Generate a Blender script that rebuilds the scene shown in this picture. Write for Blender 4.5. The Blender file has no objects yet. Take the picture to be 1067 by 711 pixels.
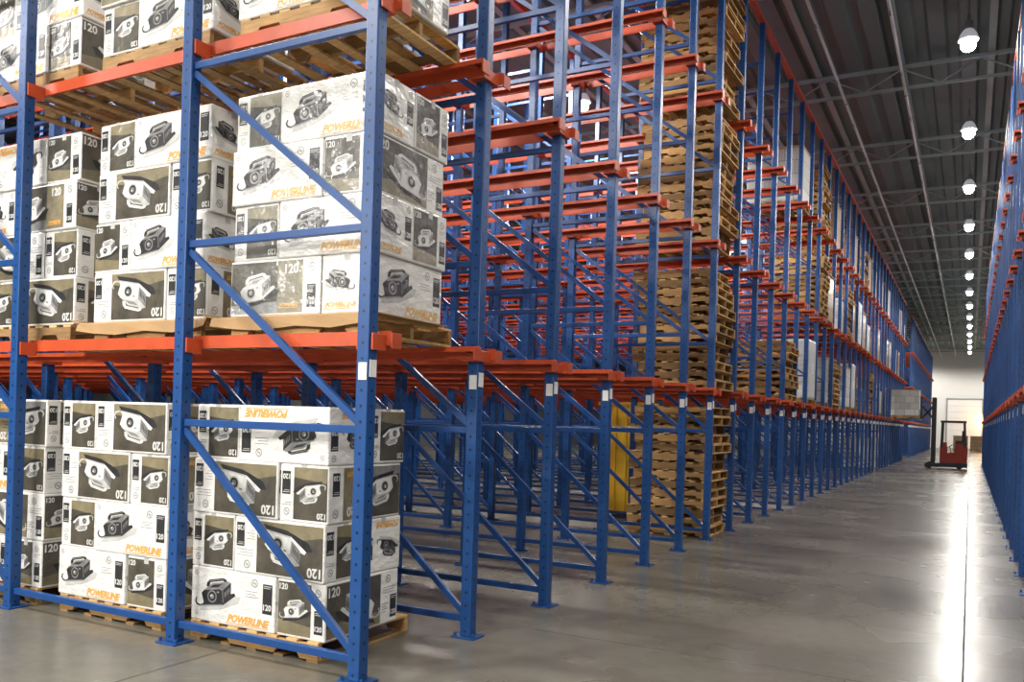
import bpy, bmesh, math, random
from mathutils import Vector, Matrix
random.seed(7)
C = bpy.context.scene.collection
H = 1.7
# ------------------------------------------------------------------ helpers
ONES = ["zeroth","first","second","third","fourth","fifth","sixth","seventh","eighth","ninth","tenth","eleventh","twelfth","thirteenth","fourteenth","fifteenth","sixteenth","seventeenth","eighteenth","nineteenth"]
TENS = {2:("twentieth","twenty"),3:("thirtieth","thirty"),4:("fortieth","forty")}
def ordw(n):
    if n < 20: return ONES[n]
    t, o = divmod(n, 10)
    return TENS[t][0] if o == 0 else TENS[t][1] + "-" + ONES[o]
LEVEL = ["floor", "first rail level", "second rail level", "third rail level"]

def M(name, c, rough=0.5, metal=0.0, nscale=0, amt=0.2, bump=0.0, coat=0.0, stretch=None, emit=0, rnd=0.0):
    m = bpy.data.materials.new(name); m.use_nodes = True
    nt = m.node_tree; N = nt.nodes; L = nt.links
    b = N['Principled BSDF']
    b.inputs['Base Color'].default_value = (*c, 1); b.inputs['Roughness'].default_value = rough
    b.inputs['Metallic'].default_value = metal
    if coat: b.inputs['Coat Weight'].default_value = coat; b.inputs['Coat Roughness'].default_value = 0.12
    if emit:
        b.inputs['Emission Color'].default_value = (*c, 1); b.inputs['Emission Strength'].default_value = emit
    if nscale:
        tc = N.new('ShaderNodeTexCoord'); no = N.new('ShaderNodeTexNoise')
        no.inputs['Scale'].default_value = nscale; no.inputs['Detail'].default_value = 4
        src = tc.outputs['Object']
        if stretch:
            mp = N.new('ShaderNodeMapping'); mp.inputs['Scale'].default_value = stretch
            L.new(src, mp.inputs['Vector']); src = mp.outputs['Vector']
        L.new(src, no.inputs['Vector'])
        mx = N.new('ShaderNodeMix'); mx.data_type = 'RGBA'
        mx.inputs[6].default_value = (*[max(0, x*(1-amt)) for x in c], 1)
        mx.inputs[7].default_value = (*[min(1, x*(1+amt)) for x in c], 1)
        L.new(no.outputs['Fac'], mx.inputs[0])
        out = mx.outputs[2]
        if rnd:
            oi = N.new('ShaderNodeObjectInfo'); mr = N.new('ShaderNodeMapRange')
            mr.inputs['To Min'].default_value = 1-rnd; mr.inputs['To Max'].default_value = 1+rnd
            L.new(oi.outputs['Random'], mr.inputs['Value'])
            hs = N.new('ShaderNodeHueSaturation'); L.new(mr.outputs['Result'], hs.inputs['Value']); L.new(out, hs.inputs['Color'])
            out = hs.outputs['Color']
        L.new(out, b.inputs['Base Color'])
        if bump:
            bp = N.new('ShaderNodeBump'); bp.inputs['Strength'].default_value = bump; bp.inputs['Distance'].default_value = 0.02
            L.new(no.outputs['Fac'], bp.inputs['Height']); L.new(bp.outputs['Normal'], b.inputs['Normal'])
            if coat: L.new(bp.outputs['Normal'], b.inputs['Coat Normal'])
    return m

BLUE = M('blue_paint', (0.008, 0.056, 0.21), 0.36, nscale=9, amt=0.22)
ORANGE = M('orange_paint', (0.48, 0.066, 0.018), 0.42, nscale=7, amt=0.3)
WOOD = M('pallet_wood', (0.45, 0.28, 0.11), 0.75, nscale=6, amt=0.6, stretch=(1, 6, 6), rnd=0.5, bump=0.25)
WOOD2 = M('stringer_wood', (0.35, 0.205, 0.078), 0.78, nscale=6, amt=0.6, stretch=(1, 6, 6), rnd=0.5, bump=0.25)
CARTON = M('white_carton', (0.76, 0.75, 0.72), 0.36, nscale=8, amt=0.1, coat=1.0, bump=1.0, stretch=(1, 1, 1.6))
BROWN = M('brown_cardboard', (0.36, 0.22, 0.1), 0.8, nscale=4, amt=0.2)
INK = M('black_ink', (0.025, 0.025, 0.027), 0.35, nscale=18, amt=0.9, coat=.3)
OLIVE = M('dark_photo_ink', (0.07, 0.062, 0.046), 0.35, nscale=7, amt=0.9, coat=.8, bump=.8)
KHAKI = M('khaki_ink', (0.2, 0.17, 0.1), 0.4, nscale=8, amt=0.6, coat=.8, bump=.8)
GREY = M('grey_ink', (0.2, 0.2, 0.2), 0.4, nscale=14, amt=0.8, coat=.3)
LIGHTGREY = M('light_grey_ink', (0.46, 0.46, 0.45), 0.4, nscale=15, amt=0.4, coat=.3)
WHITEINK = M('white_ink', (0.66, 0.66, 0.64), 0.4, nscale=14, amt=0.35, coat=.3)
GOLD = M('orange_ink', (0.72, 0.36, 0.07), 0.4, nscale=12, amt=0.15)
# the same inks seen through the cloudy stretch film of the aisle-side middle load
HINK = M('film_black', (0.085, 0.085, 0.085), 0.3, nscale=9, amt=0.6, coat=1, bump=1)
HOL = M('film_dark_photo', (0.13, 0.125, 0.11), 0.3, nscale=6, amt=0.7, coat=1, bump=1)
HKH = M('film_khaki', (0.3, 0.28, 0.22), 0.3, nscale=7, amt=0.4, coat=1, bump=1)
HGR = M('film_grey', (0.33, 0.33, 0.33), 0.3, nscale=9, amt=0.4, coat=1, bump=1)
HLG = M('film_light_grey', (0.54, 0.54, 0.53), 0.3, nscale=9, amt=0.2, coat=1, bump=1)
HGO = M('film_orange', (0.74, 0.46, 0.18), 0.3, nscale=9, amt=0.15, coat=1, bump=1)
TAG = M('white_tag', (0.75, 0.75, 0.73), 0.5, nscale=30, amt=0.1)
STEEL = M('steel', (0.3, 0.3, 0.31), 0.4, 0.8, nscale=12, amt=0.2)
CEIL = M('roof_deck', (0.115, 0.175, 0.175), 0.7, nscale=0.6, amt=0.25)
JOIST = M('joist_paint', (0.25, 0.34, 0.34), 0.55, nscale=2, amt=0.2)
PIPE = M('pipe_paint', (0.55, 0.64, 0.64), 0.4, nscale=4, amt=0.15)
WALL = M('white_wall', (0.86, 0.86, 0.83), 0.7, nscale=0.5, amt=0.06)
DARKWALL = M('side_wall', (0.06, 0.062, 0.066), 0.8, nscale=0.5, amt=0.2)
DOORM = M('door_paint', (0.92, 0.92, 0.9), 0.5, nscale=2, amt=0.05)
TRIMM = M('door_trim', (0.35, 0.35, 0.35), 0.5, nscale=3, amt=0.1)
RED = M('red_paint', (0.24, 0.02, 0.008), 0.55, nscale=5, amt=0.2)
BLACK = M('black_paint', (0.014, 0.014, 0.016), 0.5, nscale=8, amt=0.3)
RUBBER = M('rubber', (0.02, 0.02, 0.02), 0.8, nscale=10, amt=0.3)
YELLOW = M('yellow_paint', (0.8, 0.5, 0.03), 0.45, nscale=3, amt=0.2)
WRAP = M('stretch_wrap', (0.6, 0.62, 0.62), 0.28, nscale=5, amt=0.4, bump=0.5, stretch=(1, 1, 5), rnd=0.25, coat=0.4)
BULB = M('lamp_glow', (1.0, 1.0, 1.0), 0.4, emit=45)
WARM = M('warm_lamp_glow', (1.0, 0.55, 0.2), 0.4, emit=12)
REFL = M('lamp_reflector', (0.7, 0.74, 0.78), 0.3, emit=0.3)

def post_mat():
    m = M('blue_post_paint', (0.012, 0.075, 0.33), 0.36); nt = m.node_tree; N = nt.nodes; L = nt.links
    b = N['Principled BSDF']
    tc = N.new('ShaderNodeTexCoord'); sp = N.new('ShaderNodeSeparateXYZ'); L.new(tc.outputs['Object'], sp.inputs[0])
    def mt(op, a, bb=None):
        n = N.new('ShaderNodeMath'); n.operation = op
        for i, v in enumerate((a, bb)):
            if v is None: continue
            if isinstance(v, (int, float)): n.inputs[i].default_value = v
            else: L.new(v, n.inputs[i])
        return n.outputs[0]
    mn = mt('MINIMUM', mt('ABSOLUTE', sp.outputs[0]), mt('ABSOLUTE', sp.outputs[1]))
    fz = mt('MULTIPLY', mt('SUBTRACT', mt('FRACT', mt('DIVIDE', sp.outputs[2], 0.1)), 0.5), 0.1)
    d2 = mt('ADD', mt('MULTIPLY', mn, mn), mt('MULTIPLY', fz, fz))
    hole = mt('LESS_THAN', d2, 0.010**2)
    no = N.new('ShaderNodeTexNoise'); no.inputs['Scale'].default_value = 6; L.new(tc.outputs['Object'], no.inputs['Vector'])
    m1 = N.new('ShaderNodeMix'); m1.data_type = 'RGBA'
    m1.inputs[6].default_value = (0.006, 0.045, 0.17, 1); m1.inputs[7].default_value = (0.01, 0.074, 0.26, 1); L.new(no.outputs['Fac'], m1.inputs[0])
    m2 = N.new('ShaderNodeMix'); m2.data_type = 'RGBA'; m2.inputs[7].default_value = (0.003, 0.006, 0.02, 1)
    L.new(hole, m2.inputs[0]); L.new(m1.outputs[2], m2.inputs[6]); L.new(m2.outputs[2], b.inputs['Base Color'])
    return m
POST = post_mat()

def floor_mat():
    m = M('polished_concrete', (0.2, 0.19, 0.17), 0.25); nt = m.node_tree; N = nt.nodes; L = nt.links
    b = N['Principled BSDF']; b.inputs['Specular IOR Level'].default_value = 0.25
    tc = N.new('ShaderNodeTexCoord')
    def noise(sc, det, ro=.5, dist=0):
        n = N.new('ShaderNodeTexNoise'); n.inputs['Scale'].default_value = sc; n.inputs['Detail'].default_value = det; n.inputs['Roughness'].default_value = ro
        n.inputs['Distortion'].default_value = dist; L.new(tc.outputs['Object'], n.inputs['Vector']); return n.outputs['Fac']
    n1 = noise(0.55, 8, .58, .4); n2 = noise(0.6, 3, .5); n3 = noise(8, 6, .65)
    cr = N.new('ShaderNodeValToRGB')
    cr.color_ramp.elements[0].position = 0.3; cr.color_ramp.elements[0].color = (0.085, 0.079, 0.064, 1)
    cr.color_ramp.elements[1].position = 0.7; cr.color_ramp.elements[1].color = (0.175, 0.165, 0.138, 1)
    a1 = N.new('ShaderNodeMath'); a1.operation = 'MULTIPLY_ADD'; a1.inputs[1].default_value = .7; L.new(n1, a1.inputs[0])
    a2 = N.new('ShaderNodeMath'); a2.operation = 'MULTIPLY'; a2.inputs[1].default_value = .3; L.new(n3, a2.inputs[0]); L.new(a2.outputs[0], a1.inputs[2])
    L.new(a1.outputs[0], cr.inputs['Fac'])
    sp = N.new('ShaderNodeSeparateXYZ'); L.new(tc.outputs['Object'], sp.inputs[0])
    def line(sock, period, w):
        a = N.new('ShaderNodeMath'); a.operation = 'PINGPONG'; a.inputs[1].default_value = period/2; L.new(sock, a.inputs[0])
        c = N.new('ShaderNodeMath'); c.operation = 'LESS_THAN'; c.inputs[1].default_value = w; L.new(a.outputs[0], c.inputs[0]); return c.outputs[0]
    mxx = N.new('ShaderNodeMath'); mxx.operation = 'MAXIMUM'
    L.new(line(sp.outputs[0], 4.6, 0.007), mxx.inputs[0]); L.new(line(sp.outputs[1], 6.2, 0.006), mxx.inputs[1])
    mx = N.new('ShaderNodeMix'); mx.data_type = 'RGBA'; mx.inputs[7].default_value = (0.035, 0.033, 0.027, 1)
    L.new(mxx.outputs[0], mx.inputs[0]); L.new(cr.outputs['Color'], mx.inputs[6]); L.new(mx.outputs[2], b.inputs['Base Color'])
    mr = N.new('ShaderNodeMapRange'); mr.inputs['From Min'].default_value = 0.3; mr.inputs['From Max'].default_value = 0.7
    mr.inputs['To Min'].default_value = 0.22; mr.inputs['To Max'].default_value = 0.31
    L.new(n2, mr.inputs['Value'])
    ad = N.new('ShaderNodeMath'); ad.operation = 'MULTIPLY_ADD'; ad.inputs[1].default_value = .4; L.new(mxx.outputs[0], ad.inputs[0]); L.new(mr.outputs['Result'], ad.inputs[2])
    L.new(ad.outputs[0], b.inputs['Roughness'])
    return m
FLOOR = floor_mat()

def brick_mat(name, c1, c2, mo):
    m = M(name, c1, 0.6, coat=0.3); N = m.node_tree.nodes; L = m.node_tree.links
    tc = N.new('ShaderNodeTexCoord'); br = N.new('ShaderNodeTexBrick')
    mp = N.new('ShaderNodeMapping'); mp.inputs['Rotation'].default_value = (math.pi/2, 0, 0)
    br.inputs['Scale'].default_value = 1; br.inputs['Brick Width'].default_value = 0.42; br.inputs['Row Height'].default_value = 0.3
    br.inputs['Mortar Size'].default_value = 0.008
    br.inputs['Color1'].default_value = (*c1, 1); br.inputs['Color2'].default_value = (*c2, 1); br.inputs['Mortar'].default_value = (*mo, 1)
    L.new(tc.outputs['Object'], mp.inputs['Vector']); L.new(mp.outputs['Vector'], br.inputs['Vector']); L.new(br.outputs['Color'], N['Principled BSDF'].inputs['Base Color'])
    return m
BRICK = brick_mat('brown_carton_stack', (0.4, 0.245, 0.12), (0.29, 0.175, 0.085), (0.06, 0.04, 0.02))
GBRICK = brick_mat('printed_carton_stack', (0.6, 0.6, 0.57), (0.33, 0.33, 0.31), (0.2, 0.2, 0.19))

def box(bm, x0, x1, y0, y1, z0, z1, bev=0, mi=0):
    r = bmesh.ops.create_cube(bm, size=1)
    vs = r['verts']
    for v in vs:
        v.co = Vector((x0 + (v.co.x+.5)*(x1-x0), y0 + (v.co.y+.5)*(y1-y0), z0 + (v.co.z+.5)*(z1-z0)))
    fs = set(f for v in vs for f in v.link_faces)
    for f in fs: f.material_index = mi
    if bev:
        es = list(set(e for v in vs for e in v.link_edges))
        bmesh.ops.bevel(bm, geom=es, offset=bev, segments=2, affect='EDGES', profile=0.5)
def bar(bm, p, q, w, t, up=Vector((0, 1, 0))):
    p = Vector(p); q = Vector(q); d = (q-p); L = d.length; d.normalize()
    s = d.cross(up).normalized(); u = s.cross(d).normalized()
    vs = []
    for a in (p, q):
        for i, j in ((-1,-1),(1,-1),(1,1),(-1,1)):
            vs.append(bm.verts.new(a + s*(i*w/2) + u*(j*t/2)))
    for f in ((3,2,1,0),(4,5,6,7),(0,1,5,4),(1,2,6,5),(2,3,7,6),(3,0,4,7)):
        bm.faces.new([vs[k] for k in f])
def cyl(bm, p, q, r, seg=16, r2=None):
    p = Vector(p); q = Vector(q); d = q-p
    res = bmesh.ops.create_cone(bm, cap_ends=True, segments=seg, radius1=r, radius2=r if r2 is None else r2, depth=d.length)
    rot = Vector((0,0,1)).rotation_difference(d.normalized()).to_matrix().to_4x4()
    bmesh.ops.transform(bm, matrix=Matrix.Translation((p+q)/2) @ rot, verts=res['verts'])
def prism(bm, pts, y0, y1):
    a = [bm.verts.new((x, y0, z)) for x, z in pts]; b = [bm.verts.new((x, y1, z)) for x, z in pts]
    bm.faces.new(a); bm.faces.new(list(reversed(b)))
    n = len(pts)
    for i in range(n): bm.faces.new((a[(i+1) % n], a[i], b[i], b[(i+1) % n]))
def mk(name, fn, *mats):
    bm = bmesh.new(); fn(bm); bmesh.ops.recalc_face_normals(bm, faces=bm.faces[:])
    me = bpy.data.meshes.new(name); bm.to_mesh(me); bm.free()
    for m in mats: me.materials.append(m)
    return me
def obj(name, me, parent=None, loc=(0,0,0), rz=0):
    o = bpy.data.objects.new(name, me); C.objects.link(o); o.location = loc; o.rotation_euler = (0,0,rz)
    if parent: o.parent = parent
    return o
def tag(o, label, cat, group=None):
    o['label'] = label; o['category'] = cat
    if group: o['group'] = group
    return o
def thing(name, label, cat, loc=(0,0,0), rz=0, group=None):
    return tag(obj(name, None, None, loc, rz), label, cat, group)
def struct(name, me, loc=(0,0,0), parent=None):
    o = obj(name, me, parent, loc); o['kind'] = 'structure'; return o

# ------------------------------------------------------------------ setting
XL, XR, YN, YF, ZC = -28.0, 12.0, -14.0, 98.6, 10.2
struct('floor', mk('floor', lambda b: box(b, XL, XR, YN, YF, -0.2, 0), FLOOR))
def deck(b):
    x = XL; prof = []
    while x < XR:
        prof += [(x, ZC), (x+.3, ZC), (x+.36, ZC+.09), (x+.54, ZC+.09)]; x += .6
    prof.append((x, ZC))
    a = [b.verts.new((px, YN, pz)) for px, pz in prof]; c = [b.verts.new((px, YF, pz)) for px, pz in prof]
    for i in range(len(prof)-1): b.faces.new((a[i], a[i+1], c[i+1], c[i]))
struct('ceiling', mk('ceiling', deck, CEIL))
struct('wall_back', mk('wall_back', lambda b: box(b, XL, XR, YF, YF+.2, 0, ZC+.1), WALL))
struct('wall_left', mk('wall_left', lambda b: box(b, XL-.2, XL, YN, YF+.2, 0, ZC+.1), DARKWALL))
struct('wall_right', mk('wall_right', lambda b: box(b, XR, XR+.2, YN, YF+.2, 0, ZC+.1), DARKWALL))
def dr(b):
    for k in range(8): box(b, -2.1, 1.0, YF-.06, YF-.002, k*.62+.01, (k+1)*.62-.01, .008)
d = struct('door_1', mk('door_1', dr, DOORM))
def dfr(b):
    box(b, -2.25, -2.1, YF-.09, YF-.002, 0, 5.1, .01); box(b, 1.0, 1.15, YF-.09, YF-.002, 0, 5.1, .01); box(b, -2.25, 1.15, YF-.09, YF-.002, 4.98, 5.13, .01)
struct('door_frame', mk('door_frame', dfr, TRIMM), parent=d)
def truss(b):
    box(b, XL, XR, -.05, .05, .43, .5); box(b, XL, XR, -.045, .045, -.06, 0)
    x = XL; up = False
    while x < XR-.8:
        bar(b, (x, 0, .42 if up else 0), (x+.8, 0, 0 if up else .42), .028, .028); up = not up; x += .8
tm = mk('roof_truss', truss, JOIST)
n = 0
TY = [15.9 + 5.61*k for k in range(-4, 15)]
for y in TY:
    n += 1; struct('trim_%d' % n, tm, (0, y, 9.6))
def purlin(b): box(b, -.03, .03, YN, YF, 0, .1); box(b, -.07, .07, YN, YF, -.015, 0)
pm = mk('purlin', purlin, JOIST)
for x in [XL+1.2+1.8*k for k in range(22)]:
    if x < XR: n += 1; struct('trim_%d' % n, pm, (x, 0, ZC-.1))

for x, lab in ((-2.8, 'long grey sprinkler pipe hung under the roof nearer the left rack'), (-1.5, 'long grey sprinkler pipe hung under the roof above mid aisle')):
    t = thing('sprinkler_pipe', lab, 'pipe', (x, 0, 9.42))
    def pf(b): cyl(b, (0, YN, 0), (0, YF-.05, 0), .03, 10)
    obj('pipe', mk('pipe', pf, PIPE), t)
    def hg(b):
        for y in TY: cyl(b, (0, y, .03), (0, y, .12), .012, 8); cyl(b, (0, y-.02, 0), (0, y+.02, 0), .045, 12)
    obj('hanger', mk('hanger', hg, STEEL), t)
    def sh(b):
        for k in range(30): y = 3*k+2; cyl(b, (0, y, -.1), (0, y, -.025), .012, 8); cyl(b, (0, y, -.115), (0, y, -.1), .03, 10)
    obj('sprinkler_head', mk('sprinkler_head', sh, STEEL), t)

# ------------------------------------------------------------------ high bay lamps
def lathe(b, prof, seg=24):
    rings = []
    for r, z in prof: rings.append([b.verts.new((r*math.cos(2*math.pi*k/seg), r*math.sin(2*math.pi*k/seg), z)) for k in range(seg)])
    for i in range(len(rings)-1):
        for k in range(seg): b.faces.new((rings[i][k], rings[i][(k+1) % seg], rings[i+1][(k+1) % seg], rings[i+1][k]))
    for f in b.faces: f.smooth = True
refl_m = mk('lamp_reflector', lambda b: lathe(b, [(.08,.30),(.1,.28),(.13,.23),(.16,.16),(.175,.1),(.185,.1),(.17,.16),(.14,.23),(.1,.29),(.08,.31)]), REFL)
hous_m = mk('lamp_housing', lambda b: (cyl(b, (0,0,.3), (0,0,.46), .07, 16), cyl(b, (0,0,.46), (0,0,.6), .03, 12)), STEEL)
cord_m = mk('lamp_cord', lambda b: cyl(b, (0,0,.6), (0,0,.91), .012, 8), STEEL)
cordl_m = mk('lamp_cord_long', lambda b: cyl(b, (0,0,.6), (0,0,4.61), .012, 8), STEEL)
def bulbf(b):
    r = bmesh.ops.create_uvsphere(b, u_segments=24, v_segments=16, radius=.14)
    for v in r['verts']: v.co.z += .02
    for f in b.faces: f.smooth = True
bulb_m = mk('lamp_bulb', bulbf, BULB)
LY = [18.7 + 5.61*k for k in range(-5, 14)]
def mkspot(nm, e, col=(1, .955, .885)):
    li = bpy.data.lights.new(nm, 'SPOT'); li.energy = e; li.shadow_soft_size = .4; li.color = col
    li.spot_size = math.radians(172); li.spot_blend = .3; return li
li = mkspot('high_bay', 480); li2 = mkspot('front_fill', 1450); li3 = mkspot('over_rack_bay', 2200); li4 = mkspot('end_wall_fill', 2000); li5 = mkspot('right_fill', 1300)  # front, end wall and right spots serve added fill lamps
def lamp(x, y, label, group, z=9.2, low=False, L=None):
    t = thing('high_bay_lamp', label, 'ceiling lamp', (x, y, z), 0, group)
    obj('reflector', refl_m, t); obj('housing', hous_m, t); obj('cord', cordl_m if low else cord_m, t); obj('bulb', bulb_m, t)
    obj('lamp_light', L or li, t, (0, 0, -.2))
for k, y in enumerate(LY):
    if k >= 5: lab = 'bright high-bay lamp over the aisle, %s lit lamp from the top of the picture' % ordw(k-4)
    else: lab = 'high-bay lamp over the aisle near end, %s from the front opening' % ordw(k+1)
    lamp(-.23, y, lab, 'high-bay lamps over the aisle')
for k, y in enumerate(LY):
    if k >= 12: continue
    lamp(-8.35, y, 'high-bay lamp above the left rack, %s along its row' % ordw(k+1), 'high-bay lamps above the left rack', L=li3)
for k in range(2, 9, 2):
    lamp(-16.5, LY[k], 'added fill lamp above the deep side of the left rack, %s along its row' % ordw(k//2), 'added fill lamps above the deep side', L=li3)  # added row, brightens the inside of the rack
for k in range(2, 16, 2):
    lamp(7.5, LY[k], 'added fill lamp beyond the right rack, %s along its row' % ordw(k//2), 'added fill lamps beyond the right rack', L=li5)  # added row, keeps the overall light up with dimmer aisle lamps
for k, x in enumerate((-1.2, -5.5, -10.0)):
    lamp(x, -4.5, 'added low fill lamp over the cross aisle in front of the left rack, %s from right' % ordw(k+1), 'added fill lamps over the front cross aisle', 5.5, True, li2)  # added low lamps, frontal fill for the near cartons and rails
for k, x in enumerate((-6.5, 6.5)):
    lamp(x, 93.5, 'added fill lamp by the far end wall, %s of the aisle' % ('left' if k == 0 else 'right'), 'added fill lamps by the far wall', 9.2, False, li4)  # added pair, brightens the far wall
t = thing('added_warm_lamp', 'small added warm fill lamp on the far wall beside the pale door', 'wall lamp', (1.45, YF-.02, 3.2))  # added lamp, gives the warm light around the door
obj('bracket', mk('lamp_bracket', lambda b: (box(b, -.08, .08, -.03, 0, -.12, .12, .005), box(b, -.02, .02, -.3, -.03, .06, .1)), STEEL), t)
obj('hood', mk('lamp_hood', lambda b: (cyl(b, (0, -.3, 0), (0, -.3, .14), .2, 20, .08)), STEEL), t)
obj('bulb', mk('wall_bulb', lambda b: bmesh.ops.create_uvsphere(b, u_segments=16, v_segments=10, radius=.09), WARM), t, (0, -.3, -.06))
wl = bpy.data.lights.new('warm_fill_light', 'POINT'); wl.energy = 300; wl.color = (1, .5, .15); wl.shadow_soft_size = .12
obj('lamp_light', wl, t, (0, -.5, -.3))

# ------------------------------------------------------------------ racks
FD = 1.67; PITCH = 3.64; TOP = 8.75
LV = [2.227, 4.386, 6.545]
HZ = [0.14, 1.60, 2.89, 4.18, 5.47, 6.77, 8.06]
post_m = mk('rack_post', lambda b: box(b, -.047, .047, -.047, .047, .012, TOP, .008), POST)
def basef(b):
    box(b, -.1, .1, -.09, .09, 0, .012, .002)
    for sx in (-1, 1): cyl(b, (sx*.08, -.06, .012), (sx*.08, -.06, .04), .012, 6)
base_m = mk('post_base', basef, BLUE)
hz_m = mk('horizontal_strut', lambda b: (box(b, -FD+.05, -.05, -.02, .02, -.026, .026, .004)), BLUE)
sp_m = mk('row_spacer', lambda b: box(b, -PITCH+.05, -FD-.05, -.02, .02, -.026, .026, .004), BLUE)
dg_m = [mk('diagonal_brace', lambda b, i=i: bar(b, (-.05, 0, HZ[i]+.05), (-FD+.05, 0, HZ[i+1]-.05), .046, .035), BLUE) for i in range(len(HZ)-1)]
def bracef(b):
    for z in HZ: box(b, -FD+.05, -.05, -.018, .018, z-.018, z+.018)
    for i in range(len(HZ)-1): bar(b, (-.05, 0, HZ[i]+.05), (-FD+.05, 0, HZ[i+1]-.05), .032, .03)
brace_m = mk('bracing', bracef, BLUE)
def armf(b):
    box(b, -.066, .066, -.112, .112, -.1, -.013, .004)
    for s in (-1, 1): box(b, -.03, .03, min(s*.06, s*.2), max(s*.06, s*.2), -.04, -.013)
arm_m = mk('rail_arm', armf, ORANGE)
def armend(b):
    for x0, x1 in ((-.066, -.051), (.051, .066)): box(b, x0, x1, -.03, .112, -.12, -.013, .003)
    box(b, -.052, .052, .052, .112, -.12, -.013, .003); box(b, -.03, .03, .1, .2, -.04, -.013)
arm0_m = mk('rail_arm_end', armend, ORANGE)
tag_m = mk('location_tag', lambda b: box(b, .048, .052, -.035, .035, -.055, .055, .001), TAG)
tag2_m = mk('location_tag_front', lambda b: box(b, -.025, .04, -.052, -.048, -.055, .055, .001), TAG)
def rail_mesh(L, s, nose):
    def f(b):
        x0, x1 = -L, nose
        y0, y1 = sorted((s*.112, s*.122)); box(b, x0, x1, y0, y1, -.08, .012)
        y0, y1 = sorted((s*.122, s*.215)); box(b, x0, x1, y0, y1, -.01, 0)
        y0, y1 = sorted((s*.206, s*.215)); box(b, x0, x1, y0, y1, -.035, -.01)
    return mk('load_rail', f, ORANGE)
end_m = {}
for s in (-1, 1):
    y0, y1 = sorted((s*.112, s*.215)); end_m[s] = mk('rail_end_plate', lambda b: box(b, 0, .012, y0, y1, -.1, 0, .002), ORANGE)
railcache = {}
def rails(row, nf, mirror, sides, nose):
    L = (nf-1)*PITCH + FD + .1
    for s in sides:
        k = (nf, s, nose)
        if k not in railcache: railcache[k] = rail_mesh(L, s, nose)
        for z in LV:
            r = obj('load_rail', railcache[k], row, (0, 0, z))
            obj('end_plate', end_m[s], r, (nose, 0, 0))

def rack_row(x, y, nf, detail, label, group, sides=(-1, 1), flip=False, endrow=False, nose=.1):
    t = thing('rack_frame', label, 'rack frame', (x, y, 0), math.pi if flip else 0, group)
    for f in range(nf):
        ox = -f*PITCH
        for j, dx in enumerate((0, -FD)):
            p = obj('post', post_m, t, (ox+dx, 0, 0))
            obj('base_plate', base_m, p)
            if f == 0 and j == 0:
                obj('location_tag', tag_m, p, (0, 0, 1.99))['label'] = 'small white location tag'
                if not flip: obj('location_tag', tag2_m, p, (0, 0, 1.97))['label'] = 'small white location tag'
            if detail or f == 0:
                for z in LV: obj('rail_arm', arm0_m if endrow else arm_m, t, (ox+dx, 0, z))
        if detail and f < 3:
            for z in HZ: obj('horizontal_strut', hz_m, t, (ox, 0, z))
            for m in dg_m: obj('diagonal_brace', m, t, (ox, 0, 0))
        else:
            obj('bracing', brace_m, t, (ox, 0, 0))
        if f < nf-1:
            obj('row_spacer', sp_m, t, (ox, 0, .14))
    rails(t, nf, flip, sides, nose)
    return t
Y0, S, XF = 4.335, 1.355, -3.38
NR = 37
for i in range(NR):
    if i == 0: lab = 'nearest blue upright frame closing the front end of the left rack, orange rails behind'
    else: lab = 'blue upright frame with orange rails, %s from near end of left rack' % ordw(i+1)
    nf = 7 if i < 16 else (4 if i < 22 else (3 if i < 27 else 2))
    rack_row(XF, Y0+i*S, nf, i < 9, lab, 'upright frames of the left rack', (1,) if i == 0 else ((-1,) if i == NR-1 else (-1, 1)), endrow=(i == 0), nose=.1 if i < 7 else .19)
Y2 = 58.7
for i in range(25):
    rack_row(XF, Y2+i*S, 1, False, 'blue upright frame, %s in the distant rack beyond the cross aisle' % ordw(i+1), 'upright frames of the far left rack', nose=.19)
XRK = 0.60
YR = 9.2
for i in range(31):
    rack_row(XRK, YR+i*S, 2, False, 'blue upright frame, %s from the near end of the right rack' % ordw(i+1), 'upright frames of the right rack', flip=True)
def tie(L): return mk('top_tie_beam', lambda b: (box(b, -.04, .04, -.06, L+.06, 0, .1, .006)), ORANGE)
ties = [(XF, Y0, NR-1, 'front', 'left rack'), (XF-FD, Y0, NR-1, 'second', 'left rack'), (XF-PITCH, Y0, NR-1, 'third', 'left rack'), (XF, Y2, 24, 'front', 'far left rack'), (XRK, YR, 30, 'front', 'right rack'), (XRK+FD, YR, 30, 'second', 'right rack')]
for x, y, k, w, r in ties:
    tag(obj('tie_beam', tie(k*S), None, (x, y, TOP)), 'long orange tie beam along the top of the %s, %s line from aisle' % (r, w), 'beam', 'top tie beams')

# ------------------------------------------------------------------ pallets
PX, PY, PH = 1.22, 1.05, .14
def topd(b):
    n_ = 7; w = .098
    for k in range(n_):
        x = -PX/2 + k*(PX-w)/(n_-1); box(b, x, x+w, -PY/2, PY/2, .122, .14, .002)
def botd(b):
    for x, w in ((-PX/2, .1), (-.3, .09), (-.045, .09), (.21, .09), (PX/2-.1, .1)): box(b, x, x+w, -PY/2, PY/2, 0, .018, .002)
def strg(b):
    a = PX/2
    prism(b, [(-a,.018),(-a+.16,.018),(-a+.19,.06),(-a+.37,.06),(-a+.4,.018),(a-.4,.018),(a-.37,.06),(a-.19,.06),(a-.16,.018),(a,.018),(a,.122),(-a,.122)], -.02, .02)
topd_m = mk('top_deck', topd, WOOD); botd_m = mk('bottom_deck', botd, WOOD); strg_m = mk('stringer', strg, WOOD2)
def pallet(x, y, z, label, group, rz=0):
    t = thing('pallet', label, 'pallet', (x, y, z), rz, group)
    obj('top_deck', topd_m, t); obj('bottom_deck', botd_m, t)
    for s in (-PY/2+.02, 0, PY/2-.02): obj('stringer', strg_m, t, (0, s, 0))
    return t
def bayY(i): return Y0 + (i+.5)*S
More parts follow.
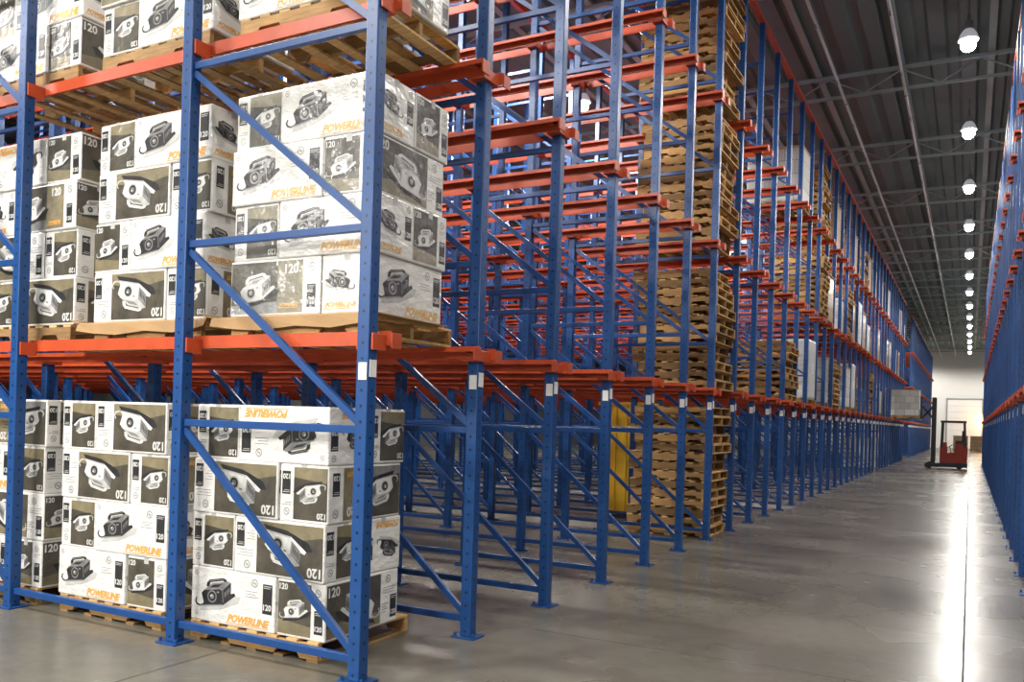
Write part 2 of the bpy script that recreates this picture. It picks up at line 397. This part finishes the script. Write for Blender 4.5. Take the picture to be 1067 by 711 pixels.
def stack(bay, lev, x, cnt, where):
    z = 0 if lev == 0 else LV[lev-1]
    for k in range(cnt):
        pallet(x + random.uniform(-.08, .08), bayY(bay) + random.uniform(-.012, .012), z + k*PH,
               'empty wooden pallet, %s from bottom of %s' % (ordw(k+1), where), 'empty pallets in ' + where, random.uniform(-.022, .022))
for lev, cn in enumerate((14, 13, 14, 14)):
    stack(6, lev, -4.0, cn, 'the tall %s stack' % (LEVEL[lev] if lev else 'floor'))
used = set()
for bay, lev, cn, nm in ((10, 1, 9, 'first level stack ten bays along'), (13, 2, 12, 'distant second level stack'), (13, 3, 12, 'distant third level stack'),
                         (15, 1, 10, 'distant first level stack'), (17, 2, 11, 'remote second level stack'), (20, 3, 10, 'remote third level stack'), (22, 1, 11, 'remote first level stack')):
    stack(bay, lev, -3.95, cn, 'the ' + nm); used.add((bay, lev))

# ------------------------------------------------------------------ cartons (long side .836, end .43)
CL, CW, CH = .836, .43, .40
def text2d(s, w, shear=0.0, fat=0.0):
    cu = bpy.data.curves.new('t', 'FONT'); cu.body = s; cu.size = 1; cu.shear = shear; cu.offset = fat; cu.resolution_u = 3
    o = bpy.data.objects.new('t', cu); C.objects.link(o); bpy.context.view_layer.update()
    dg = bpy.context.evaluated_depsgraph_get()
    me = bpy.data.meshes.new_from_object(o.evaluated_get(dg))
    xs = [v.co.x for v in me.vertices]; ys = [v.co.y for v in me.vertices]
    k = w/(max(xs)-min(xs)); x0, y0 = min(xs), min(ys)
    vs = [((v.co.x-x0)*k, (v.co.y-y0)*k) for v in me.vertices]; fs = [list(p.vertices) for p in me.polygons]
    hgt = (max(ys)-y0)*k
    bpy.data.objects.remove(o); bpy.data.curves.remove(cu); bpy.data.meshes.remove(me)
    return vs, fs, hgt
PM = [INK, OLIVE, KHAKI, GREY, LIGHTGREY, WHITEINK, GOLD]
HPM = [HINK, HOL, HKH, HGR, HLG, WHITEINK, HGO]
iINK, iOL, iKH, iGR, iLG, iWH, iGO = range(7)
class Print:
    def __init__(s): s.items = []
    def poly(s, pts, mi, lay=1): s.items.append((pts, [list(range(len(pts)))], mi, lay))
    def rect(s, x0, x1, z0, z1, mi, lay=1): s.poly([(x0,z0),(x1,z0),(x1,z1),(x0,z1)], mi, lay)
    def ring(s, x, z, r, mi, lay=1, n=24, w=.22):
        o = [(x+r*math.cos(2*math.pi*k/n), z+r*math.sin(2*math.pi*k/n)) for k in range(n)]
        i = [(x+r*(1-w)*math.cos(2*math.pi*k/n), z+r*(1-w)*math.sin(2*math.pi*k/n)) for k in range(n)]
        s.items.append((o+i, [[k, (k+1) % n, n+(k+1) % n, n+k] for k in range(n)], mi, lay))
    def emblem(s, x, z, r, mi, lay=1):
        s.ring(x, z, r, mi, lay)
        s.rect(x-r*.55, x+r*.55, z-.09*r, z+.09*r, mi, lay)
        s.poly([(x-r*.5, z+r*.5), (x-r*.25, z+r*.5), (x+r*.05, z+r*.12), (x-r*.2, z+r*.12)], mi, lay)
        s.poly([(x+r*.5, z-r*.5), (x+r*.25, z-r*.5), (x-r*.05, z-r*.12), (x+r*.2, z-r*.12)], mi, lay)
    def text(s, t, x, z, w, mi, lay=2, shear=0, fat=0):
        vs, fs, hg = text2d(t, w, shear, fat)
        s.items.append(([(x+a, z+b) for a, b in vs], fs, mi, lay))
    def mesh(s, name, org, u, v, nn, turn=False, pal=None):
        me = bpy.data.meshes.new(name); V = []; F = []; mi = []
        org, u, v, nn = map(Vector, (org, u, v, nn))
        for vs, fs, m, lay in s.items:
            b0 = len(V)
            if turn: vs = [(-a, CH-b) for a, b in vs]
            V += [org + u*a + v*b + nn*(.0008*lay) for a, b in vs]
            for f in fs: F.append([b0+k for k in f]); mi.append(m)
        me.from_pydata(V, [], F)
        for m in (pal or PM): me.materials.append(m)
        for p, m in zip(me.polygons, mi): p.material_index = m
        me.update(); return me
def gadget(p, cx, cz, s, dark=True, lay=2, flip=1):
    """printed picture of a low boxy machine lying at an angle, with a round port, vents, a grip and a cable"""
    if dark: FRONT, TOPF, SIDE, SH, RIM, PORT, LN = iINK, iGR, iINK, iLG, iGR, iINK, iGR
    else: FRONT, TOPF, SIDE, SH, RIM, PORT, LN = iWH, iLG, iGR, iINK, iLG, iINK, iLG
    ca, sa = math.cos(.3), math.sin(.3)
    def T(pts):
        r = []
        for a, b in pts:
            x, z = (a-.5)*1.55, (b-.5)*.88
            x, z = x*ca - z*sa, x*sa + z*ca
            r.append((cx + flip*x*s, cz + z*s))
        return r
    P = lambda pts, m, l: p.poly(T(pts), m, lay+l)
    def D(a, b, r, m, l): P([(a + r*math.cos(t)*.6, b + r*math.sin(t)) for t in [2*math.pi*k/22 for k in range(22)]], m, l)
    P([(.02,.1),(.5,-.04),(.95,.0),(1.06,.16),(.9,.28),(.5,.2),(.12,.22)], SH, 0)
    P([(.1,.2),(.6,.06),(.95,.24),(.93,.33),(.8,.33),(.62,.18),(.16,.32)], FRONT, .6)
    P([(.1,.2),(.6,.06),(.6,.1),(.11,.24)], TOPF, 1)
    P([(.30,.74),(.33,.86),(.4,.93),(.74,.86),(.8,.8),(.82,.7),(.76,.7),(.73,.78),(.42,.84),(.37,.74)], FRONT, .8)
    P([(.36,.88),(.74,.81),(.75,.825),(.38,.9)], TOPF, 1)
    P([(.16,.3),(.24,.24),(.62,.14),(.66,.5),(.6,.56),(.22,.66),(.15,.6)], FRONT, 1)
    P([(.22,.66),(.6,.56),(.66,.5),(.9,.66),(.84,.72),(.46,.8)], TOPF, 1)
    P([(.62,.14),(.84,.3),(.9,.66),(.66,.5)], SIDE, 1)
    P([(.62,.14),(.635,.15),(.675,.5),(.66,.5)], LN, 1.4); P([(.22,.66),(.6,.56),(.605,.58),(.225,.68)], LN if dark else iWH, 1.4)
    P([(.36,.69),(.58,.635),(.7,.69),(.48,.745)], FRONT if dark else iGR, 1.4)
    for k in range(4):
        a = .69 + k*.042; P([(a,.28+.03*k),(a+.02,.294+.03*k),(a+.035,.44+.03*k),(a+.015,.426+.03*k)], iGR if dark else iINK, 1.5)
    D(.39, .41, .19, RIM, 1.6); D(.39, .41, .145, PORT, 2); D(.39, .41, .08, iGR, 2.4); D(.375, .44, .03, iWH, 2.8)
    P([(.52,.47),(.58,.455),(.585,.5),(.525,.515)], LN if dark else iGR, 1.6)
    P([(.12,.24),(.06,.22),(-.03,.3),(-.05,.42),(.0,.52),(.025,.5),(-.015,.42),(.0,.33),(.07,.26),(.13,.28)], FRONT if dark else iLG, .7)
def num_label(L, x0, x1, z0, z1, t='120'):
    L.rect(x0, x1, z0, z1, iINK, 1)
    w = (x1-x0)*.84; L.text(t, x0+(x1-x0)*.08, z0+(z1-z0)*.12, w, iWH, 2, 0, .03)
    L.rect(x0+.008, x1-.008, z1-.018, z1-.012, iLG, 2); L.rect(x0+.008, x1-.02, z1-.03, z1-.025, iLG, 2)
def lines(L, x0, x1, zs):
    for k, z in enumerate(zs): L.rect(x0, x1 - (.03 if k % 2 else 0), z, z+.004, iGR, 1)
def brand(L, x, z, w, lay=2):
    L.text('POWERLINE', x, z, w, iGO, lay, .3, .05)
    L.poly([(x-.015, z-.01), (x+w*.96, z-.01), (x+w*.98, z-.004), (x-.012, z-.004)], iGO, lay)
def longface(kind):
    p, L, Q, B = Print(), Print(), Print(), Print()
    if kind == 1:       # dark machine on white, orange word, black number label
        gadget(p, -.16, .225, .27, True)
        num_label(Q, .3, .39, .13, .34)
        brand(B, -.04, .03, .41)
        L.emblem(.22, .335, .03, iGR); lines(L, .13, .26, (.27, .25, .23)); L.emblem(-.365, .35, .02, iGR)
    elif kind == 2:     # wide dark photo
        p.rect(-.405, .2, .018, .382, iOL, 1)
        p.poly([(-.405,.018),(.2,.018),(.2,.1),(-.1,.14),(-.405,.09)], iKH, 1.4)
        gadget(p, -.04, .2, .3, False, flip=-1)
        B.text('120', -.39, .3, .12, iWH, 3, 0, .03)
        num_label(Q, .32, .397, .04, .21)
        L.emblem(.29, .335, .03, iGR); lines(L, .23, .39, (.27, .25, .23)); lines(L, .22, .3, (.15, .13, .11, .09))
    else:               # dark photo left, khaki panel, white end
        p.rect(-.405, .03, .018, .382, iOL, 1); p.rect(.03, .26, .018, .382, iKH, 1)
        p.poly([(-.405,.018),(.03,.018),(.03,.1),(-.405,.08)], iGR, 1.4)
        gadget(p, -.18, .2, .26, False)
        L.text('120', .1, .29, .12, iWH, 3, 0, .03); lines(L, .06, .2, (.25, .225, .2)); L.emblem(.34, .33, .03, iGR)
        brand(B, .06, .06, .17, 3)
        num_label(Q, .3, .375, .05, .21)
    return p, L, Q, B
def shortface(kind):
    p, L, Q, B = Print(), Print(), Print(), Print()
    if kind == 1:
        p.rect(-.205, .09, .02, .38, iOL, 1); p.poly([(-.205,.02),(.09,.02),(.09,.09),(-.205,.12)], iKH, 1.4)
        gadget(p, -.06, .2, .17, False)
        B.text('120', -.195, .325, .075, iWH, 3, 0, .03)
        num_label(Q, .12, .195, .05, .21)
        L.emblem(.15, .33, .026, iGR); lines(L, .11, .195, (.28, .265))
    else:
        gadget(p, -.06, .23, .17, True, flip=-1)
        brand(B, -.18, .04, .27)
        num_label(Q, .12, .195, .14, .3); L.emblem(.16, .35, .024, iGR)
    return p, L, Q, B
cart_m = mk('carton_body', lambda b: box(b, -CL/2, CL/2, -CW/2, CW/2, 0, CH, .012), CARTON)
def tapef(b):
    box(b, -CL/2-.001, CL/2+.001, -.025, .025, CH-.0005, CH+.0002)
    for s in (-1, 1):
        x0, x1 = sorted((s*CL/2, s*(CL/2+.001))); box(b, x0, x1, -.025, .025, CH-.05, CH)
tape_m = mk('carton_tape', tapef, LIGHTGREY)
LF = {k: longface(k) for k in (1, 2, 3)}; SF = {k: shortface(k) for k in (1, 2)}
PN = ('product_photo', 'lettering', 'number_label', 'headline')
LFM = {}; SPM = {}; SNM = {}
for hz in (False, True):
    pal = HPM if hz else PM
    for t_ in (False, True):
        for k, v in LF.items(): LFM[k, t_, hz] = tuple(pr.mesh(nm, (0, -CW/2, 0), (1,0,0), (0,0,1), (0,-1,0), t_, pal) for pr, nm in zip(v, PN))
        for k, v in SF.items():
            SPM[k, t_, hz] = tuple(pr.mesh('side_' + nm, (CL/2, 0, 0), (0,1,0), (0,0,1), (1,0,0), t_, pal) for pr, nm in zip(v, PN))
            SNM[k, t_, hz] = tuple(pr.mesh('end_' + nm, (-CL/2, 0, 0), (0,-1,0), (0,0,1), (-1,0,0), t_, pal) for pr, nm in zip(v, PN))
VAR = [(1, 2), (2, 1), (3, 1), (1, 1)]
LOOK = ['dark device on white', 'wide dark photo', 'dark and khaki photo', 'dark device on white']
def carton(x, y, z, v, turn, rz, label, group, hz=False):
    t = thing('carton', label, 'carton', (x, y, z), rz + random.uniform(-.016, .016), group)
    obj('box', cart_m, t); obj('tape', tape_m, t)
    a, b = VAR[v]
    for k in range(4):
        obj(PN[k], LFM[a, turn, hz][k], t); obj('side_' + PN[k], SPM[b, turn, hz][k], t)
        if rz: obj('end_' + PN[k], SNM[b, turn, hz][k], t)
YL0 = 4.48
LAYN = ['bottom', 'second', 'third', 'top']
POSN = ['nearest the aisle', 'second from aisle', 'third from aisle']
def carton_load(x1, z, lev, idx, rows, sheet=False):
    """x1 = aisle side edge of the load; rows = bottom to top: (variant, long carton on the left?, upside down?)"""
    lv = ['floor pallet', 'middle pallet', 'upper pallet'][lev]
    hz = (lev == 1 and idx == 0)
    pallet(x1-.64, bayY(0), z, 'wooden pallet under white cartons, %s, %s' % (LEVEL[lev], POSN[idx]), 'pallets under the white cartons')
    z += PH
    if sheet:
        def sf(b):
            box(b, -1.42, .05, -.005, .87, 0, .006)
            prism(b, [(-1.42, 0), (-1.42, .006), (-1.47, .015), (-1.52, .035), (-1.526, .033), (-1.475, .012)], -.03, .6)
            vs = [(-1.42, .06), (-1.2, .085), (-.95, .1), (-.6, .075), (-.3, .095), (-.05, .07), (.05, .05)]
            a = [b.verts.new((x, -.005, .006)) for x, h in vs]; c = [b.verts.new((x, -.026, -.006)) for x, h in vs]; e = [b.verts.new((x, -.036 + .3*(h-.08), -h)) for x, h in vs]
            for k in range(len(vs)-1):
                b.faces.new((a[k], a[k+1], c[k+1], c[k])); b.faces.new((c[k], c[k+1], e[k+1], e[k]))
        tag(obj('slip_sheet', mk('slip_sheet', sf, BROWN), None, (x1, YL0, z)), 'brown cardboard slip sheet under white cartons on middle pallet, %s' % POSN[idx], 'slip sheet', 'cardboard slip sheets')
        z += .006
    for l, (v, left, turn) in enumerate(rows):
        zz = z + l*CH
        dx = random.uniform(-.02, .02); dy = random.uniform(0, .012)
        xl = x1 - 1.272
        nm = 'white carton with %s' % LOOK[v]
        tail = '%s layer of %s %s' % (LAYN[l], lv, POSN[idx])
        xc = xl + CL/2 if left else x1 - CL/2
        carton(xc+dx, YL0+CW/2+.002+dy, zz, v, turn, 0, nm + ', ' + tail, 'white printed cartons', hz)
        v2 = (v+1) % 3
        if left:
            carton(x1-CW/2+dx, YL0+CL/2+.012+dy, zz, v2, random.random() < .5, math.pi/2, 'white carton standing end-on at aisle side, ' + tail, 'white printed cartons', hz)
        else:
            carton(xl+CW/2+dx, YL0+CL/2+.012+dy, zz, v2, random.random() < .5, math.pi/2, 'white carton standing end-on at left, ' + tail, 'white printed cartons', hz)
            carton(xc+dx, YL0+CW*1.5+.01+dy, zz, (v+2) % 3, turn, 0, 'white carton behind the lengthwise one, ' + tail, 'white printed cartons', hz)
carton_load(-3.81, 0, 0, 0, [(0, True, False), (1, False, True), (1, True, True), (0, False, True)])
carton_load(-5.355, 0, 0, 1, [(0, True, False), (0, False, False), (1, True, True), (1, False, True)])
carton_load(-6.88, 0, 0, 2, [(0, True, False), (1, False, False), (0, True, False), (2, False, True)])
carton_load(-3.485, LV[0], 1, 0, [(2, True, False), (0, False, False), (0, True, False), (0, False, False)], sheet=True)
carton_load(-5.015, LV[0], 1, 1, [(1, True, True), (0, False, False), (1, True, True), (0, False, False)], sheet=True)
carton_load(-6.545, LV[0], 1, 2, [(1, False, True), (1, True, False), (2, False, False), (0, True, True)])
carton_load(-3.485, LV[1], 2, 0, [(0, True, False), (1, False, False)])
carton_load(-5.015, LV[1], 2, 1, [(0, False, False), (1, True, False)])
carton_load(-6.545, LV[1], 2, 2, [(0, True, False), (0, False, False)])

# ------------------------------------------------------------------ other loads further along
wrap_m = mk('wrapped_load', lambda b: box(b, -.6, .6, -.47, .47, 0, 1.4, .04), WRAP); wrap2_m = mk('wrapped_load_low', lambda b: box(b, -.6, .6, -.47, .47, 0, .95, .04), WRAP)
print_m = mk('printed_load', lambda b: box(b, -.6, .6, -.47, .47, 0, 1.2, .015), GBRICK)
brown_m = mk('brown_load', lambda b: box(b, -.59, .59, -.46, .46, 0, 1.2, .012), BRICK)
cap_m = mk('top_cap', lambda b: box(b, -.61, .61, -.48, .48, -.03, .012, .004), BROWN)
sheet_m = mk('paper_label', lambda b: box(b, .601, .603, -.1, .1, .6, .86, .0005), TAG)
rnd = random.Random(23)
def brown_load(x, y, z, where):
    pallet(x, y, z, 'wooden pallet under a load, %s' % where, 'pallets under distant loads')
    t = thing('carton_load', 'block of brown cartons on %s' % where, 'pallet load', (x, y, z+PH), 0, 'distant brown carton loads')
    obj('carton_block', brown_m, t); obj('top_cap', cap_m, t, (0, 0, 1.2))
for bay in range(11, 36):
    for lev in range(4):
        if (bay, lev) in used: continue
        pr = (.06, .6, .6, .5)[lev]
        if rnd.random() > pr: continue
        z = 0 if lev == 0 else LV[lev-1]
        x = -3.94 - rnd.choice([0, 0, 0.04, 0.08]); y = bayY(bay)
        where = '%s, %s bay of left rack' % (LEVEL[lev], ordw(bay+1))
        k = rnd.random()
        if k < .55: pallet(x, y, z, 'wooden pallet under a load, %s' % where, 'pallets under distant loads')
        if k < .32:
            t = thing('wrapped_load', 'white stretch-wrapped load on %s' % where, 'pallet load', (x, y, z+PH), 0, 'distant wrapped loads')
            obj('wrap', wrap_m if rnd.random() < .4 else wrap2_m, t); obj('paper_label', sheet_m, t)
        elif k < .55:
            t = thing('carton_load', 'block of grey and white printed cartons on %s' % where, 'pallet load', (x, y, z+PH), 0, 'distant printed carton loads')
            obj('carton_block', print_m, t); obj('top_cap', cap_m, t, (0, 0, 1.2))
        else: brown_load(x, y, z, where)
brown_load(-.75, 88, 0, 'the floor by the far door, left one, added for warm glow')  # added load, its brown stands in for the warm glow by the door
brown_load(.62, 88, 0, 'the floor by the far door, right one, added for warm glow')  # second added load for the same warm glow
# yellow bin
def binf(b):
    box(b, -.4, .4, -.36, .36, .1, 2.0, .01)
    for x in (-.3, -.1, .1, .3): box(b, x-.02, x+.02, -.385, .385, .12, 1.98)
    for y in (-.25, 0, .25): box(b, -.425, .425, y-.02, y+.02, .12, 1.98)
bin_m = mk('bin_shell', binf, YELLOW)
foot_m = mk('bin_foot', lambda b: box(b, -.05, .05, -.05, .05, 0, .1, .004), YELLOW)
rim_m = mk('bin_rim', lambda b: box(b, -.43, .43, -.39, .39, 1.98, 2.04, .006), YELLOW)
t = thing('storage_bin', 'tall yellow bin just behind the floor pallet stack', 'bin', (-5.4, bayY(7), 0))
obj('shell', bin_m, t); obj('rim', rim_m, t)
for sx in (-.33, .33):
    for sy in (-.3, .3): obj('foot', foot_m, t, (sx, sy, 0))

# ------------------------------------------------------------------ reach truck
FX, FY = -1.2, 44.3
t = thing('reach_truck', 'red reach truck in the far aisle lifting a carton load towards the rack', 'forklift', (FX, FY, 0))
def fbody(b):
    prism(b, [(0,.08),(1.05,.08),(1.12,.16),(1.12,.95),(1.02,1.12),(.62,1.15),(.58,.75),(.3,.72),(.26,1.2),(.02,1.22),(0,1.0)], -.52, .52)
obj('body', mk('truck_body', fbody, RED), t)
obj('motor_cover', mk('motor_cover', lambda b: box(b, .6, 1.1, -.5, .5, 1.12, 1.2, .02), BLACK), t)
obj('skirt', mk('truck_skirt', lambda b: box(b, -.01, 1.13, -.53, .53, .07, .28, .02), BLACK), t)
def guard(b):
    for x in (.06, 1.02):
        for y in (-.48, .48): bar(b, (x, y, 1.0), (x*.92+.03, y*.95, 2.15), .1, .1)
    for y in (-.46, .46): bar(b, (0, y, 2.15), (1.05, y, 2.15), .1, .08)
    for k in range(7): bar(b, (.03+k*.165, -.46, 2.15), (.03+k*.165, .46, 2.15), .05, .05, Vector((0,0,1)))
obj('overhead_guard', mk('overhead_guard', guard, BLACK), t)
def seatf(b): box(b, .62, .95, -.25, .25, 1.2, 1.3, .03); box(b, .88, .98, -.25, .25, 1.25, 1.75, .03)
obj('seat', mk('truck_seat', seatf, BLACK), t)
obj('steering_wheel', mk('steering_wheel', lambda b: (cyl(b, (.4,.1,1.0), (.38,.1,1.03), .14, 20), cyl(b, (.45,.1,.72), (.39,.1,1.0), .02, 8)), BLACK), t)
def mastf(b):
    for y in (-.34, .34): box(b, -.38, -.2, y-.06, y+.06, .1, 3.25, .008)
    for z in (.3, 1.4, 2.6, 3.2): box(b, -.33, -.23, -.3, .3, z-.06, z+.06)
    for y in (-.12, .12): cyl(b, (-.28, y, .2), (-.28, y, 3.0), .05, 10)
obj('mast', mk('mast', mastf, BLACK), t)
def legf(b): box(b, -.62, .02, -.07, .07, .06, .22, .015)
for y in (-.5, .5): obj('outrigger', mk('outrigger', legf, BLACK), t, (0, y, 0))
def reach(b):
    for y in (-.25, .25):
        bar(b, (-.34, y, 2.3), (-.78, y, 2.85), .08, .06); bar(b, (-.34, y, 2.85), (-.78, y, 2.3), .08, .06)
obj('reach_arm', mk('reach_arm', reach, BLACK), t)
def carr(b):
    for z in (2.3, 2.85): box(b, -.86, -.78, -.42, .42, z-.05, z+.05)
    for y in (-.38, 0, .38): box(b, -.84, -.8, y-.025, y+.025, 2.3, 3.3)
    box(b, -.84, -.8, -.42, .42, 3.27, 3.32)
obj('carriage', mk('carriage', carr, BLACK), t)
def forkf(b): prism(b, [(-2.0,2.235),(-2.0,2.24),(-.9,2.25),(-.9,2.7),(-.86,2.7),(-.86,2.2),(-.95,2.2)], -.06, .06)
for y in (-.25, .25): obj('fork', mk('fork', forkf, STEEL), t, (0, y, 0))
wh = mk('truck_wheel', lambda b: (cyl(b, (0,-.06,0), (0,.06,0), .14, 20), cyl(b, (0,-.065,0), (0,.065,0), .06, 12)), RUBBER)
for x, y in ((-.45, -.5), (-.45, .5), (.8, -.44), (.8, .44)): obj('wheel', wh, t, (x, y, .14))
pallet(FX-1.51, FY, 2.25, 'wooden pallet held up on the forks of the red truck', None)
q = thing('carton_load', 'grey and white printed carton load raised on the red truck forks', 'pallet load', (FX-1.51, FY, 2.25+PH))
obj('carton_block', print_m, q); obj('top_cap', cap_m, q, (0, 0, 1.2))

# ------------------------------------------------------------------ world and camera
w = bpy.data.worlds.new('world'); bpy.context.scene.world = w; w.use_nodes = True
bg = w.node_tree.nodes['Background']; bg.inputs['Color'].default_value = (1, .97, .92, 1); bg.inputs['Strength'].default_value = .36
cam = bpy.data.cameras.new('camera'); co = bpy.data.objects.new('camera', cam); C.objects.link(co)
cam.sensor_width = 36; cam.lens = 36*890/1067; cam.clip_end = 400
rho = .03
cam.shift_y = 80.7/1067; cam.shift_x = 2.4/1067
yaw = math.atan(480/890)
Mx = Matrix.Rotation(yaw, 4, 'Z') @ Matrix.Rotation(math.pi/2, 4, 'X') @ Matrix.Rotation(rho, 4, 'Z')
co.matrix_world = Matrix.Translation((0, 0, H)) @ Mx
bpy.context.scene.camera = co
bpy.context.scene.view_settings.view_transform = 'Standard'
